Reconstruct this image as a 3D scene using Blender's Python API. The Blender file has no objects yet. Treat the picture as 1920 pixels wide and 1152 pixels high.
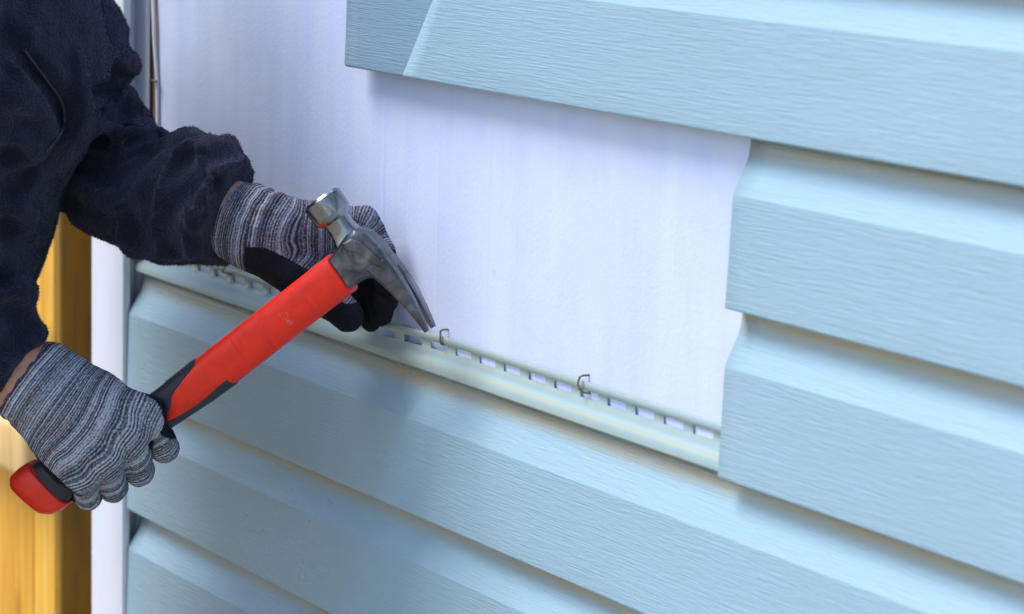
import bpy, bmesh, math, random
import numpy as np
from mathutils import Vector, Matrix, noise as mnoise

rng = np.random.default_rng(7); random.seed(7)
scene = bpy.context.scene
COL = scene.collection

# ------------------------------------------------------------------ camera
F = 4840.06; W0, H0 = 1920, 1152            # focal length and size of the photograph in its pixels
CAM = np.array([1.638, -1.07076, 1.54261])
RGT = np.array([0.56907225, 0.82175398, 0.02961695])
FWD = np.array([-0.8051207, 0.56415152, -0.18306753])
UPV = np.array([-0.16714492, 0.08033343, 0.98265412])
cam = bpy.data.cameras.new('camera'); camo = bpy.data.objects.new('camera', cam); COL.objects.link(camo)
camo.matrix_world = Matrix([[RGT[i], UPV[i], -FWD[i], CAM[i]] for i in range(3)] + [[0, 0, 0, 1]])
cam.sensor_width = 36; cam.lens = 36 * F / W0; cam.clip_start = 0.05; cam.clip_end = 500
cam.dof.use_dof = True; cam.dof.focus_distance = 1.99; cam.dof.aperture_fstop = 8.5
scene.camera = camo

# ------------------------------------------------------------------ sky, sun, exposure
SUN_EL, SUN_AZ = 57, -36                     # azimuth from -Y (straight out of the wall) towards +X
sd = Vector((math.sin(math.radians(SUN_AZ)) * math.cos(math.radians(SUN_EL)),
             -math.cos(math.radians(SUN_AZ)) * math.cos(math.radians(SUN_EL)), math.sin(math.radians(SUN_EL))))
world = bpy.data.worlds.new('World'); scene.world = world; world.use_nodes = True
wn = world.node_tree; bg = wn.nodes['Background']
sky = wn.nodes.new('ShaderNodeTexSky'); sky.sky_type = 'NISHITA'; sky.sun_disc = False
sky.sun_elevation = math.radians(SUN_EL); sky.sun_rotation = math.atan2(sd.x, sd.y)
sky.air_density = 1.0; sky.dust_density = 1.2; sky.ozone_density = 1.6
wn.links.new(sky.outputs[0], bg.inputs[0]); bg.inputs[1].default_value = 0.15
sun = bpy.data.lights.new('sun', 'SUN'); suno = bpy.data.objects.new('sun', sun); COL.objects.link(suno)
sun.energy = 1.8; sun.angle = math.radians(28); sun.color = (0.97, 0.975, 1.0)
suno.rotation_euler = sd.to_track_quat('Z', 'Y').to_euler()
vs = scene.view_settings; vs.view_transform = 'Standard'; vs.look = 'None'; vs.exposure = 0.80; vs.gamma = 1

# ------------------------------------------------------------------ helpers
def ray(px, py): return RGT * ((px - W0 / 2) / F) + FWD - UPV * ((py - H0 / 2) / F)
def P(px, py, d): return CAM + ray(px, py) * d                      # point seen at a pixel, at depth d
def onwall(px, py, Y=0.0):
    r = ray(px, py); return CAM + r * ((Y - CAM[1]) / r[1])
def proj(v):
    v = np.asarray(v, float) - CAM; d = v @ FWD
    return W0 / 2 + F * (v @ RGT) / d, H0 / 2 - F * (v @ UPV) / d

def empty(name, loc=(0, 0, 0)):
    o = bpy.data.objects.new(name, None); o.location = loc; o.empty_display_size = 0.05; COL.objects.link(o); return o
def tag(o, label=None, cat=None, group=None, kind=None):
    for k, v in (('label', label), ('category', cat), ('group', group), ('kind', kind)):
        if v: o[k] = v
    return o
def link(name, me, mat, parent=None, smooth=True):
    o = bpy.data.objects.new(name, me); COL.objects.link(o)
    if mat: me.materials.append(mat)
    if smooth: me.polygons.foreach_set('use_smooth', [True] * len(me.polygons))
    if parent:
        o.parent = parent; o.matrix_parent_inverse = wmat(parent).inverted()
    return o
def wmat(o):
    m = Matrix.LocRotScale(o.location, o.rotation_euler, o.scale)
    return wmat(o.parent) @ o.matrix_parent_inverse @ m if o.parent else m
def from_np(name, v, f, mat, parent=None, smooth=True):
    me = bpy.data.meshes.new(name)
    v = np.asarray(v, np.float32); f = np.asarray(f, np.int32)
    me.vertices.add(len(v)); me.vertices.foreach_set('co', v.ravel())
    n, k = f.shape
    me.loops.add(n * k); me.loops.foreach_set('vertex_index', f.ravel())
    me.polygons.add(n); me.polygons.foreach_set('loop_start', np.arange(0, n * k, k, dtype=np.int32))
    me.update(calc_edges=True); me.validate()
    return link(name, me, mat, parent, smooth)
def setattr_f(me, name, vals):
    a = me.attributes.new(name, 'FLOAT', 'POINT'); a.data.foreach_set('value', np.asarray(vals, np.float32))
def from_bm(name, bm, mat, parent=None, smooth=True):
    me = bpy.data.meshes.new(name); bmesh.ops.recalc_face_normals(bm, faces=bm.faces); bm.to_mesh(me); bm.free()
    return link(name, me, mat, parent, smooth)
def bevel(o, w, seg=2, angle=35):
    m = o.modifiers.new('bevel', 'BEVEL'); m.width = w; m.segments = seg; m.limit_method = 'ANGLE'; m.angle_limit = math.radians(angle)
    m.harden_normals = False; return o
def solid(o, t, off=0):
    m = o.modifiers.new('thickness', 'SOLIDIFY'); m.thickness = t; m.offset = off; m.use_even_offset = False; return o
def autosmooth(o, deg=30):
    o.data.set_sharp_from_angle(angle=math.radians(deg)); return o
def box(bm, c, s, rot=None):
    m = Matrix.Translation(c) @ (rot or Matrix.Identity(4)) @ Matrix.Diagonal((s[0], s[1], s[2], 1))
    return bmesh.ops.create_cube(bm, size=1, matrix=m)
def tube_np(pts, r, n=10, cap=True):
    pts = np.asarray(pts, float); r = np.broadcast_to(np.asarray(r, float), (len(pts),))
    t = np.gradient(pts, axis=0); t /= np.linalg.norm(t, axis=1)[:, None]
    a = np.cross(t[0], [0.3, 0.2, 0.93]); a /= np.linalg.norm(a); V = []
    for i in range(len(pts)):
        a = a - t[i] * (a @ t[i]); a /= np.linalg.norm(a); b = np.cross(t[i], a)
        for k in range(n):
            w = 2 * math.pi * k / n; V.append(pts[i] + r[i] * (math.cos(w) * a + math.sin(w) * b))
    Fc = [(i * n + k, i * n + (k + 1) % n, (i + 1) * n + (k + 1) % n, (i + 1) * n + k) for i in range(len(pts) - 1) for k in range(n)]
    return np.array(V), Fc
def smooth_path(pts, n=6):
    pts = [np.asarray(p, float) for p in pts]; pts = [2 * pts[0] - pts[1]] + pts + [2 * pts[-1] - pts[-2]]; out = []
    for i in range(1, len(pts) - 2):
        for k in range(n):
            t = k / n; a, b, c, d = pts[i - 1:i + 3]
            out.append(0.5 * (2 * b + (c - a) * t + (2 * a - 5 * b + 4 * c - d) * t * t + (3 * b - a - 3 * c + d) * t ** 3))
    out.append(pts[-2]); return np.array(out)

# ------------------------------------------------------------------ materials
def mat(name, base=(0.5, 0.5, 0.5), rough=0.5, metal=0.0, spec=0.5):
    m = bpy.data.materials.new(name); m.use_nodes = True; b = m.node_tree.nodes['Principled BSDF']
    b.inputs['Base Color'].default_value = (*base, 1); b.inputs['Roughness'].default_value = rough
    b.inputs['Metallic'].default_value = metal; b.inputs['Specular IOR Level'].default_value = spec
    return m, m.node_tree, b
def N(nt, t, **kw):
    n = nt.nodes.new(t)
    for k, v in kw.items():
        if k.startswith('i_'): n.inputs[k[2:].replace('_', ' ')].default_value = v
        else: setattr(n, k, v)
    return n
def mapped(nt, scale, coord='Object'):
    tc = N(nt, 'ShaderNodeTexCoord'); mp = N(nt, 'ShaderNodeMapping'); mp.inputs['Scale'].default_value = scale
    nt.links.new(tc.outputs[coord], mp.inputs[0]); return mp
def noise(nt, mp, scale, detail=4, rough=0.55, dist=0.0):
    n = N(nt, 'ShaderNodeTexNoise'); n.inputs['Scale'].default_value = scale; n.inputs['Detail'].default_value = detail
    n.inputs['Roughness'].default_value = rough; n.inputs['Distortion'].default_value = dist
    if mp is not None: nt.links.new(mp.outputs[0], n.inputs['Vector'])
    return n
def ramp(nt, src, stops):
    r = N(nt, 'ShaderNodeValToRGB'); e = r.color_ramp.elements
    while len(e) < len(stops): e.new(0.5)
    for x, (p, c) in zip(e, stops): x.position = p; x.color = (*c, 1)
    nt.links.new(src, r.inputs[0]); return r
def mixc(nt, fac, a, b, mode='MIX'):
    m = N(nt, 'ShaderNodeMix', data_type='RGBA', blend_type=mode)
    for s, v in ((m.inputs[0], fac), (m.inputs[6], a), (m.inputs[7], b)):
        if hasattr(v, 'is_linked') or hasattr(v, 'links'): nt.links.new(v, s)
        elif isinstance(v, tuple): s.default_value = (*v, 1)
        else: s.default_value = v
    return m.outputs[2]
def math_(nt, op, a, b=None):
    m = N(nt, 'ShaderNodeMath', operation=op)
    for i, v in enumerate((a, b)):
        if v is None: continue
        if hasattr(v, 'links'): nt.links.new(v, m.inputs[i])
        else: m.inputs[i].default_value = v
    return m.outputs[0]
def bump(nt, b, h, strength, dist, prev=None):
    n = N(nt, 'ShaderNodeBump'); n.inputs['Strength'].default_value = strength; n.inputs['Distance'].default_value = dist
    nt.links.new(h, n.inputs['Height'])
    if prev is not None: nt.links.new(prev, n.inputs['Normal'])
    nt.links.new(n.outputs[0], b.inputs['Normal']); return n.outputs[0]

def siding_mat(name, c, rough=0.29):
    m, nt, b = mat(name, c, rough, 0, 0.45)
    g = noise(nt, mapped(nt, (30, 20, 600)), 1.0, 3, 0.6, 0.5)            # long wavy wood grain pressed in the vinyl
    g2 = noise(nt, mapped(nt, (90, 40, 760)), 1.0, 2, 0.5, 0.6)
    h = math_(nt, 'ADD', math_(nt, 'MULTIPLY', g.outputs[0], 0.75), math_(nt, 'MULTIPLY', g2.outputs[0], 0.3))
    bump(nt, b, h, 0.65, 0.0015)
    d = noise(nt, mapped(nt, (5, 5, 9)), 1.0, 5, 0.6)
    s = noise(nt, mapped(nt, (160, 160, 160)), 1.0, 2, 0.5)
    cc = mixc(nt, ramp(nt, d.outputs[0], [(0.35, (0, 0, 0)), (0.75, (1, 1, 1))]).outputs[0], c, tuple(x * y for x, y in zip(c, (0.93, 0.94, 0.92))))
    sp = ramp(nt, s.outputs[0], [(0.73, (0, 0, 0)), (0.79, (1, 1, 1))])
    cc = mixc(nt, math_(nt, 'MULTIPLY', sp.outputs[0], 0.35), cc, (0.42, 0.36, 0.26))
    nt.links.new(cc, b.inputs['Base Color'])
    gr = N(nt, 'ShaderNodeAttribute', attribute_name='bounce_tint'); gn = noise(nt, mapped(nt, (9, 9, 60)), 1.0, 4, 0.6)  # ochre under the butts: warm bounced light put into the colour
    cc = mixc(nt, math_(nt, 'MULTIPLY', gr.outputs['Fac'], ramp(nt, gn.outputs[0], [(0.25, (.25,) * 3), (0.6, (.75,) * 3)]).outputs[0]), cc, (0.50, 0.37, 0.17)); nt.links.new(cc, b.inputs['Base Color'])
    r = ramp(nt, d.outputs[0], [(0.3, (rough - .05,) * 3), (0.7, (rough + .1,) * 3)]); nt.links.new(r.outputs[0], b.inputs['Roughness'])
    return m
SIDE = (0.345, 0.505, 0.595)
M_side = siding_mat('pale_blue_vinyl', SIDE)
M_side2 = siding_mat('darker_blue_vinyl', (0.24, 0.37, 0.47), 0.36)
def hem_mat():
    m, nt, b = mat('vinyl_hem', SIDE, 0.4, 0, 0.45)
    g = noise(nt, mapped(nt, (3, 30, 420)), 1.0, 4, 0.6, 0.3)
    d = noise(nt, mapped(nt, (9, 60, 60)), 1.0, 4, 0.6)
    c = mixc(nt, ramp(nt, g.outputs[0], [(0.4, (0, 0, 0)), (0.68, (1, 1, 1))]).outputs[0], (0.31, 0.43, 0.45), (0.41, 0.45, 0.34))
    st = ramp(nt, d.outputs[0], [(0.6, (0, 0, 0)), (0.72, (1, 1, 1))])
    c = mixc(nt, math_(nt, 'MULTIPLY', st.outputs[0], 0.45), c, (0.56, 0.50, 0.30))
    nt.links.new(c, b.inputs['Base Color']); bump(nt, b, g.outputs[0], 0.25, 0.0008); return m
M_hem = hem_mat()
def wrap_mat():
    m, nt, b = mat('house_wrap', (0.8, 0.8, 0.88), 0.38, 0, 0.4)
    st = noise(nt, mapped(nt, (420, 10, 5)), 1.0, 3, 0.6)                  # vertical fibres
    sm = noise(nt, mapped(nt, (28, 8, 3)), 1.0, 3, 0.5)
    sp = noise(nt, mapped(nt, (330, 330, 330)), 1.0, 2, 0.5)
    bl = noise(nt, mapped(nt, (60, 60, 45)), 1.0, 3, 0.6)
    c = mixc(nt, ramp(nt, sm.outputs[0], [(0.35, (0, 0, 0)), (0.7, (1, 1, 1))]).outputs[0], (0.68, 0.75, 0.96), (0.60, 0.69, 0.96))
    mo = noise(nt, mapped(nt, (14, 14, 9)), 1.0, 5, 0.6, 0.5); c = mixc(nt, math_(nt, 'MULTIPLY', ramp(nt, mo.outputs[0], [(0.42, (0, 0, 0)), (0.66, (1, 1, 1))]).outputs[0], 0.5), c, (0.76, 0.80, 0.94))
    ln = noise(nt, mapped(nt, (230, 4, 1.6)), 1.0, 2, 0.5); c = mixc(nt, math_(nt, 'MULTIPLY', ramp(nt, ln.outputs[0], [(0.66, (0, 0, 0)), (0.72, (1, 1, 1))]).outputs[0], 0.35), c, (0.62, 0.66, 0.86))
    c = mixc(nt, math_(nt, 'MULTIPLY', ramp(nt, st.outputs[0], [(0.55, (0, 0, 0)), (0.75, (1, 1, 1))]).outputs[0], 0.28), c, (0.60, 0.66, 0.88))
    c = mixc(nt, math_(nt, 'MULTIPLY', ramp(nt, bl.outputs[0], [(0.70, (0, 0, 0)), (0.76, (1, 1, 1))]).outputs[0], 0.45), c, (0.60, 0.50, 0.40))
    nt.links.new(c, b.inputs['Base Color'])
    n1 = bump(nt, b, st.outputs[0], 0.30, 0.0008)
    bump(nt, b, sp.outputs[0], 0.35, 0.0006, n1); return m
M_wrap = wrap_mat()
def trim_mat():
    m, nt, b = mat('white_trim', (0.78, 0.81, 0.88), 0.33)
    d = noise(nt, mapped(nt, (30, 30, 8)), 1.0, 5, 0.6)
    c = ramp(nt, d.outputs[0], [(0.3, (0.82, 0.85, 0.93)), (0.75, (0.75, 0.79, 0.90))]); nt.links.new(c.outputs[0], b.inputs['Base Color'])
    bump(nt, b, noise(nt, mapped(nt, (200, 200, 60)), 1.0, 3).outputs[0], 0.1, 0.0006); return m
M_trim = trim_mat()
def wood_mat(name, a, b_, c_, stain=0.0):
    m, nt, b = mat(name, a, 0.62)
    g = noise(nt, mapped(nt, (70, 70, 3.2)), 1.0, 5, 0.6, 0.8)
    k = noise(nt, mapped(nt, (9, 9, 2.2)), 1.0, 3, 0.5, 1.2)
    c = ramp(nt, g.outputs[0], [(0.3, a), (0.52, b_), (0.72, c_)]).outputs[0]
    c = mixc(nt, ramp(nt, k.outputs[0], [(0.42, (0, 0, 0)), (0.7, (.55,) * 3)]).outputs[0], c, c_)
    kn = N(nt, 'ShaderNodeTexVoronoi'); kn.inputs['Scale'].default_value = 1.0; nt.links.new(mapped(nt, (13, 13, 3.6)).outputs[0], kn.inputs['Vector'])
    c = mixc(nt, ramp(nt, kn.outputs['Distance'], [(0.05, (.85,) * 3), (0.16, (0, 0, 0))]).outputs[0], c, tuple(x * .45 for x in c_))
    if stain:
        s = noise(nt, mapped(nt, (34, 34, 9)), 1.0, 4, 0.6)
        c = mixc(nt, math_(nt, 'MULTIPLY', ramp(nt, s.outputs[0], [(0.46, (0, 0, 0)), (0.66, (1, 1, 1))]).outputs[0], stain), c, (0.10, 0.085, 0.03))
    nt.links.new(c, b.inputs['Base Color']); bump(nt, b, g.outputs[0], 0.35, 0.001); return m
M_wood = wood_mat('pine_board', (0.90, 0.56, 0.11), (0.82, 0.42, 0.03), (0.58, 0.24, 0.015))
M_woodp = wood_mat('treated_post', (0.36, 0.20, 0.012), (0.33, 0.175, 0.010), (0.22, 0.115, 0.012), 0.45)
M_woodl = wood_mat('cut_lumber', (0.86, 0.62, 0.30), (0.80, 0.54, 0.22), (0.62, 0.36, 0.12))
M_brown = wood_mat('wall_sheathing', (0.40, 0.22, 0.13), (0.33, 0.17, 0.10), (0.22, 0.11, 0.06))

# ------------------------------------------------------------------ ground
def ground():
    m, nt, b = mat('pale_sand', (0.5, 0.43, 0.33), 0.9)  # unseen ground; pale sand chosen to bounce warm fill onto the subject
    n1 = noise(nt, mapped(nt, (1.2, 1.2, 1.2)), 1.0, 6, 0.65); n2 = noise(nt, mapped(nt, (60, 60, 60)), 1.0, 3, 0.6)
    c = ramp(nt, n1.outputs[0], [(0.3, (0.44, 0.37, 0.26)), (0.55, (0.39, 0.32, 0.22)), (0.75, (0.33, 0.27, 0.18))]).outputs[0]
    c = mixc(nt, math_(nt, 'MULTIPLY', n2.outputs[0], .35), c, (0.36, 0.30, 0.21), 'MIX'); nt.links.new(c, b.inputs['Base Color'])
    bump(nt, b, n2.outputs[0], 0.8, 0.03)
    n = 41; xs = np.sign(np.linspace(-1, 1, n)) * np.abs(np.linspace(-1, 1, n)) ** 3 * 150
    X, Y = np.meshgrid(xs, xs, indexing='ij'); Z = np.array([[mnoise.noise((x * .25, y * .25, 0)) * 0.03 for y in xs] for x in xs]) - 0.02
    V = np.stack([X, Y, Z], -1).reshape(-1, 3)
    Q = [(i * n + j, (i + 1) * n + j, (i + 1) * n + j + 1, i * n + j + 1) for i in range(n - 1) for j in range(n - 1)]
    tag(from_np('ground', V, Q, m), kind='structure')
ground()

# ------------------------------------------------------------------ house wall
H = 0.1143; ZA = 1.35                       # one course; height of the butt of the top panel
XC, XR = -0.5872, 3.2                       # corner, far end of the wall
WY = 0.018                                  # face of the house wrap
wall = tag(empty('house_wall', (0, WY, 0)), 'white wrapped house wall half clad in pale blue lap siding, a strip still bare', 'wall')
bm = bmesh.new(); box(bm, ((XC + .01 + XR) / 2, WY + 0.001 + 0.06, 1.4), (XR - XC - .02, 0.12, 2.8))
bm2 = bmesh.new(); box(bm2, (XC + .012 + .06, WY + .121 + 1.2, 1.4), (0.12, 2.4, 2.8))
shb = from_bm('sheathing', bm, M_brown, wall, False); from_bm('side_sheathing', bm2, M_brown, wall, False)
# wrap sheet, a little loose on the wall; stops short of the corner so the sheathing shows
def wrap_sheet():
    x0 = onwall(298, 100, WY)[0]; xs = np.concatenate([np.linspace(x0, 0.7, 700), np.linspace(0.75, XR, 30)]); zs = np.concatenate([np.linspace(0.02, 1.08, 20), np.linspace(1.1, 1.5, 40), np.linspace(1.52, 2.78, 20)])
    V = []
    for x in xs:
        for z in zs:
            y = WY - 0.0012 - 0.0012 * mnoise.noise((x * 7, z * 1.5, 3.1)) - 0.0005 * mnoise.noise((x * 42, z * 2.5, 9.1))
            y -= 0.0005 * math.exp(-((x + .098) / .0022) ** 2) + 0.0004 * math.exp(-((x - .052) / .002) ** 2) + .0003 * math.exp(-((x + .018) / .0016) ** 2)
            V.append((x, y, z))
    n = len(zs); Q = [(i * n + j, (i + 1) * n + j, (i + 1) * n + j + 1, i * n + j + 1) for i in range(len(xs) - 1) for j in range(n - 1)]
    from_np('house_wrap', V, Q, M_wrap, wall)
wrap_sheet()

# profile of one double course, z up from its butt, y out of the wall is negative
def cove(z0):
    pts = [(z0 + 0.0755, 0.0004), (z0 + 0.0758, 0.0006), (z0 + 0.081, 0.0029), (z0 + 0.088, 0.0066), (z0 + 0.095, 0.0102), (z0 + 0.100, 0.0121), (z0 + 0.106, 0.0131)]
    return pts
def face(z0):
    return [(z0 + 0.0004, -0.0010), (z0 + 0.0014, -0.0017), (z0 + 0.0030, -0.0018), (z0 + 0.020, -0.0011), (z0 + 0.045, -0.0004), (z0 + 0.068, 0.0001)]
PROF = [(0.0012, 0.0048), (-0.0002, 0.0040), (-0.0004, 0.0012)] + face(0) + cove(0) + [(H - .0012, 0.0138), (H - 0.0004, 0.0128), (H - 0.0004, 0.0012)] + face(H) + cove(H) + [(2 * H - 0.0014, 0.0138)]
LOCK = [(2 * H + 0.0002, 0.0136), (2 * H + 0.0006, 0.0082), (2 * H + 0.0022, 0.0064), (2 * H + 0.005, 0.0066), (2 * H + 0.0085, 0.0082), (2 * H + 0.0115, 0.0118), (2 * H + 0.0140, 0.0146)]
HEMZ = [2 * H + 0.0140, 2 * H + 0.0184, 2 * H + 0.0244, 2 * H + 0.0266, 2 * H + 0.0305]
PITCH, SLOT = 0.0325, 0.0215
def wave(x, z, seed, k=0.0005):
    return k * mnoise.noise((x * 4.0, z * 12.0, seed)) + k * 0.5 * mnoise.noise((x * 13, z * 9, seed + 5))
def siding(z0, x0, x1, seed, m=None, skew=0.0, yoff=0.0, bow=None, hem=True, xstep=0.02, prof=PROF, dz=0.0):
    """one vinyl panel with two courses; x0 may lean with height (skew)"""
    bow = bow or (lambda x, z: 0.0)
    pts = prof
    n = max(2, int((x1 - x0) / xstep)); xs = np.linspace(x0, x1, n + 1); V = []
    for i, x in enumerate(xs):
        for z, y in pts:
            xx = x + skew * z * max(0, 1 - (x - x0) / 0.1)
            V.append((xx, y + yoff + wave(x, z0 + z, seed) - bow(x, z), z0 + z + dz * (x - x0)))
    k = len(pts); Q = [(i * k + j, i * k + j + 1, (i + 1) * k + j + 1, (i + 1) * k + j) for i in range(n) for j in range(k - 1)]
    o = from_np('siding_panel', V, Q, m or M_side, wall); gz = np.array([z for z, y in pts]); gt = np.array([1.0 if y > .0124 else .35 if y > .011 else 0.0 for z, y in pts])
    setattr_f(o.data, 'bounce_tint', np.tile(gt, n + 1)); autosmooth(o, 19); solid(o, 0.0011, 1)
    if hem:
        b = bmesh.new(); edges = [x0]; rows = LOCK + [(HEMZ[1], .0155), (HEMZ[2], .0153), (HEMZ[3], .0146), (HEMZ[4], .0142)]; js = len(LOCK)
        s = x0 + 0.006 + (0.0909 - SLOT / 2 - x0 - 0.006) % PITCH
        while s + SLOT < x1 - .004: edges += [s, s + SLOT]; s += PITCH
        edges.append(x1); grid = {}
        for i, x in enumerate(edges):
            for j, (z, y) in enumerate(rows):
                grid[i, j] = b.verts.new((x + skew * z * max(0, 1 - (x - x0) / 0.1), y + yoff + wave(x, z0 + z, seed) - bow(x, z), z0 + z + dz * (x - x0)))
        for i in range(len(edges) - 1):
            for j in range(len(rows) - 1):
                if j == js and i % 2 == 1: continue
                b.faces.new((grid[i, j], grid[i, j + 1], grid[i + 1, j + 1], grid[i + 1, j]))
        h = from_bm('nail_hem', b, M_hem, o); autosmooth(h, 38); solid(h, 0.0007, 0)
    return o
XE = -0.5165                                 # siding ends in the corner channel
def pry(x, z):                               # the hem is levered off the wall by the claw
    t = min(1, max(0, (z - 2 * H - 0.001) / 0.014)); return t * 0.010 * math.exp(-((x + 0.085) / 0.055) ** 2)
zlow = ZA - 4 * H
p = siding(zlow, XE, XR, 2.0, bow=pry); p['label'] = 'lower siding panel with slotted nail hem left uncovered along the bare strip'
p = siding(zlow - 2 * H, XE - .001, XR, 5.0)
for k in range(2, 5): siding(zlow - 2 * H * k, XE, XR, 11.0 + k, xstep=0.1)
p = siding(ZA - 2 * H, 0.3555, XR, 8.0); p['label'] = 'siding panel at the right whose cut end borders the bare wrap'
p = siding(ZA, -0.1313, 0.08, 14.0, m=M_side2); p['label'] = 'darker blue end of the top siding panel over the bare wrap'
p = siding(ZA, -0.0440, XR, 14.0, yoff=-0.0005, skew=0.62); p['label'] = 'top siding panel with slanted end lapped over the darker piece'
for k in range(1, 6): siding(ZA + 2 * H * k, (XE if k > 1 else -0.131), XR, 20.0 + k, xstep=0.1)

# corner trim: hollow outside corner post with receiving channel and nailing flange
def prism_xy(name, poly, z0, z1, m, parent, n=14, wob=0.0003, seed=1.0):
    V = []; zs = np.linspace(z0, z1, n + 1); k = len(poly)
    for z in zs:
        for x, y in poly:
            V.append((x + wob * mnoise.noise((z * 3, seed, x * 9)), y + wob * mnoise.noise((z * 3, seed + 4, x * 9)), z))
    Q = [(i * k + j, i * k + j + 1, (i + 1) * k + j + 1, (i + 1) * k + j) for i in range(n) for j in range(k - 1)]
    o = from_np(name, V, Q, m, parent); autosmooth(o, 35); solid(o, 0.0012, 0); return o
xf = -0.5195
trim = prism_xy('corner_trim', [(XC + .001, .085), (XC, -.002), (XC + .0007, -.0037), (XC + .0025, -.0042), (xf - .004, -.0042), (xf - .0012, -.0036), (xf, -.0018), (xf - .0002, .0020), (xf - .004, .0032), (xf - .018, .0036), (xf - .0215, .0046), (xf - .022, .0145), (xf - .018, .0157)], 0.02, 2.75, M_trim, wall)
trim['label'] = 'white vinyl corner post where the siding ends'
fl = prism_xy('nail_flange', [(xf - .018, .0158), (xf - .004, .0153), (onwall(284, 100, WY)[0], .0160)], 0.02, 2.75, M_trim, trim, seed=6.)
# loose strip of flashing curling along the wrap edge
pts = [onwall(x, y, Y) for x, y, Y in ((284, -40, .014), (287, 40, .013), (289, 90, .0135), (293, 140, .0145), (294, 190, .0145), (294.5, 260, .0145), (295, 420, .0145))]
V = []
for q in smooth_path(pts, 5): V += [q + np.array([-.0028, .0006, 0]), q + np.array([.0, -.0008, 0]), q + np.array([.0028, .0008, 0])]
Q = [(3 * i + a, 3 * i + a + 1, 3 * i + a + 4, 3 * i + a + 3) for i in range(len(V) // 3 - 1) for a in (0, 1)]
solid(from_np('wrap_edge_strip', V, Q, M_trim, wall), 0.0008, 0)

# ------------------------------------------------------------------ staples and nails
M_steel, nt, b = mat('aged_staple', (0.20, 0.15, 0.10), 0.38, 0.85)
nn = noise(nt, mapped(nt, (900, 900, 900)), 1.0, 3); nt.links.new(ramp(nt, nn.outputs[0], [(0.35, (0.09, 0.07, 0.05)), (0.65, (0.36, 0.30, 0.23))]).outputs[0], b.inputs['Base Color'])
def wire(name, pts, r, label, cat='staple', m=None, group=None):
    path = smooth_path(pts, 5); V, Q = tube_np(path, r, 8)
    c = V[:8].mean(0), V[-8:].mean(0); n = len(V); V = np.vstack([V, c[0], c[1]])
    Q = [tuple(q) for q in Q] + [(k, n, n, (k + 1) % 8) for k in range(0)]
    me = bpy.data.meshes.new(name); me.from_pydata([tuple(v) for v in V], [], [tuple(int(i) for i in q) for q in Q] + [(n, (k + 1) % 8, k) for k in range(8)] + [(n + 1, n - 8 + k, n - 8 + (k + 1) % 8) for k in range(8)])
    me.update(); return tag(link(name, me, m or M_steel), label, cat, group)
def on(px, py, Y): return onwall(px, py, Y)
a = on(827, 646, .0118); t = on(827, 620, .0118)
wire('staple', [a + [.004, .0075, .0], a + [.0025, .004, 0], a + [.0006, .0006, .0], a + [0, -.0006, .002], (a + t) / 2 + [0, -.0006, 0], t + [0, -.0004, -.001], t + [.0008, .0006, .0006], t + [.0028, .004, .0008], t + [.004, .0075, .0008]], .0008, 'bent bronze staple straddling the nail hem just right of the hammer claw', group='staples holding the nail hem')
a = on(1090, 734, .0118); t = on(1087, 707, .0118)
wire('staple', [a + [.004, .0075, -.001], a + [.0025, .004, -.001], a + [.0006, .0006, -.0005], a + [-.0006, -.0010, .002], (a + t) / 2 + [-.0016, -.0012, 0], t + [0, -.0002, -.001], t + [.0008, .0006, .0008], t + [.0030, .004, .0014], t + [.0045, .0075, .0016]], .00085, 'bent bronze staple over the nail hem, halfway along the bare strip', group='staples holding the nail hem')
a = on(417, 509, .0085)
wire('staple', [on(438, 517, .0165), on(424, 512, .010), a, on(424, 499, .006), on(434, 493, .008), on(447, 491, .0165)], .0009, 'dark thin staple sprung from the nail hem below the sleeve cuff', group='staples holding the nail hem')
wire('nail', [on(285, 151, .0118), on(290, 152, .010), on(297, 154, .0175)], .0011, 'small dark nail in the corner flange beside the upper sleeve', 'nail')

# ------------------------------------------------------------------ fence
FY = 0.055
fence = tag(empty('wooden_fence', (-0.75, FY, 0)), 'yellow wooden fence with darker mildewed post left of the white corner trim', 'fence')
def plank(name, x0, x1, y0, y1, z0, z1, m, bev=.003, seed=0):
    b = bmesh.new(); box(b, ((x0 + x1) / 2, (y0 + y1) / 2, (z0 + z1) / 2), (x1 - x0, y1 - y0, z1 - z0))
    bmesh.ops.subdivide_edges(b, edges=[e for e in b.edges if abs(e.verts[0].co.z - e.verts[1].co.z) > .3], cuts=12, use_grid_fill=True)
    for v in b.verts:
        v.co.x += .0016 * mnoise.noise((v.co.z * 2.2, seed, 1)); v.co.y += .0016 * mnoise.noise((v.co.z * 2.2, seed, 7))
    o = from_bm(name, b, m, fence); bevel(o, bev, 2); autosmooth(o, 40); return o
xp = onwall(112, 700, FY)[0]; xl = onwall(57, 700, FY)[0]
p = plank('post', xp - .012, xp, FY + .0005, FY + .09, 0, 1.9, M_woodp); p['label'] = 'greenish brown stained fence post beside the white trim'
plank('board', xl + .005, xp - .0125, FY, FY + .02, 0.04, 1.85, M_wood, seed=3)
w_ = 0.14; x = xl - .003
for k in range(9):
    plank('board', x - w_, x, FY + .004 + (.003 if k % 2 else 0), FY + .024, 0.04, 1.85 - .004 * (k % 3), M_wood, seed=5 + k); x -= w_ + .008
for z in (0.35, 1.55): plank('rail', x, xp - .02, FY + .03, FY + .068, z - .045, z + .045, M_wood, seed=z)
# sawn lumber end sticking out towards the viewer below the glove
q = onwall(0, 850, FY - .03); xq = onwall(48, 850, FY - .03)[0]
b = bmesh.new(); zt, zb = onwall(20, 785, FY - .03)[2], onwall(20, 893, FY - .03)[2]
box(b, (xq - .2, FY - .015, (zt + zb) / 2), (.4, .036, zt - zb))
o = from_bm('rail', b, M_woodl, fence); bevel(o, .012, 4); o['label'] = 'pale freshly cut rail across the fence boards'

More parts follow.
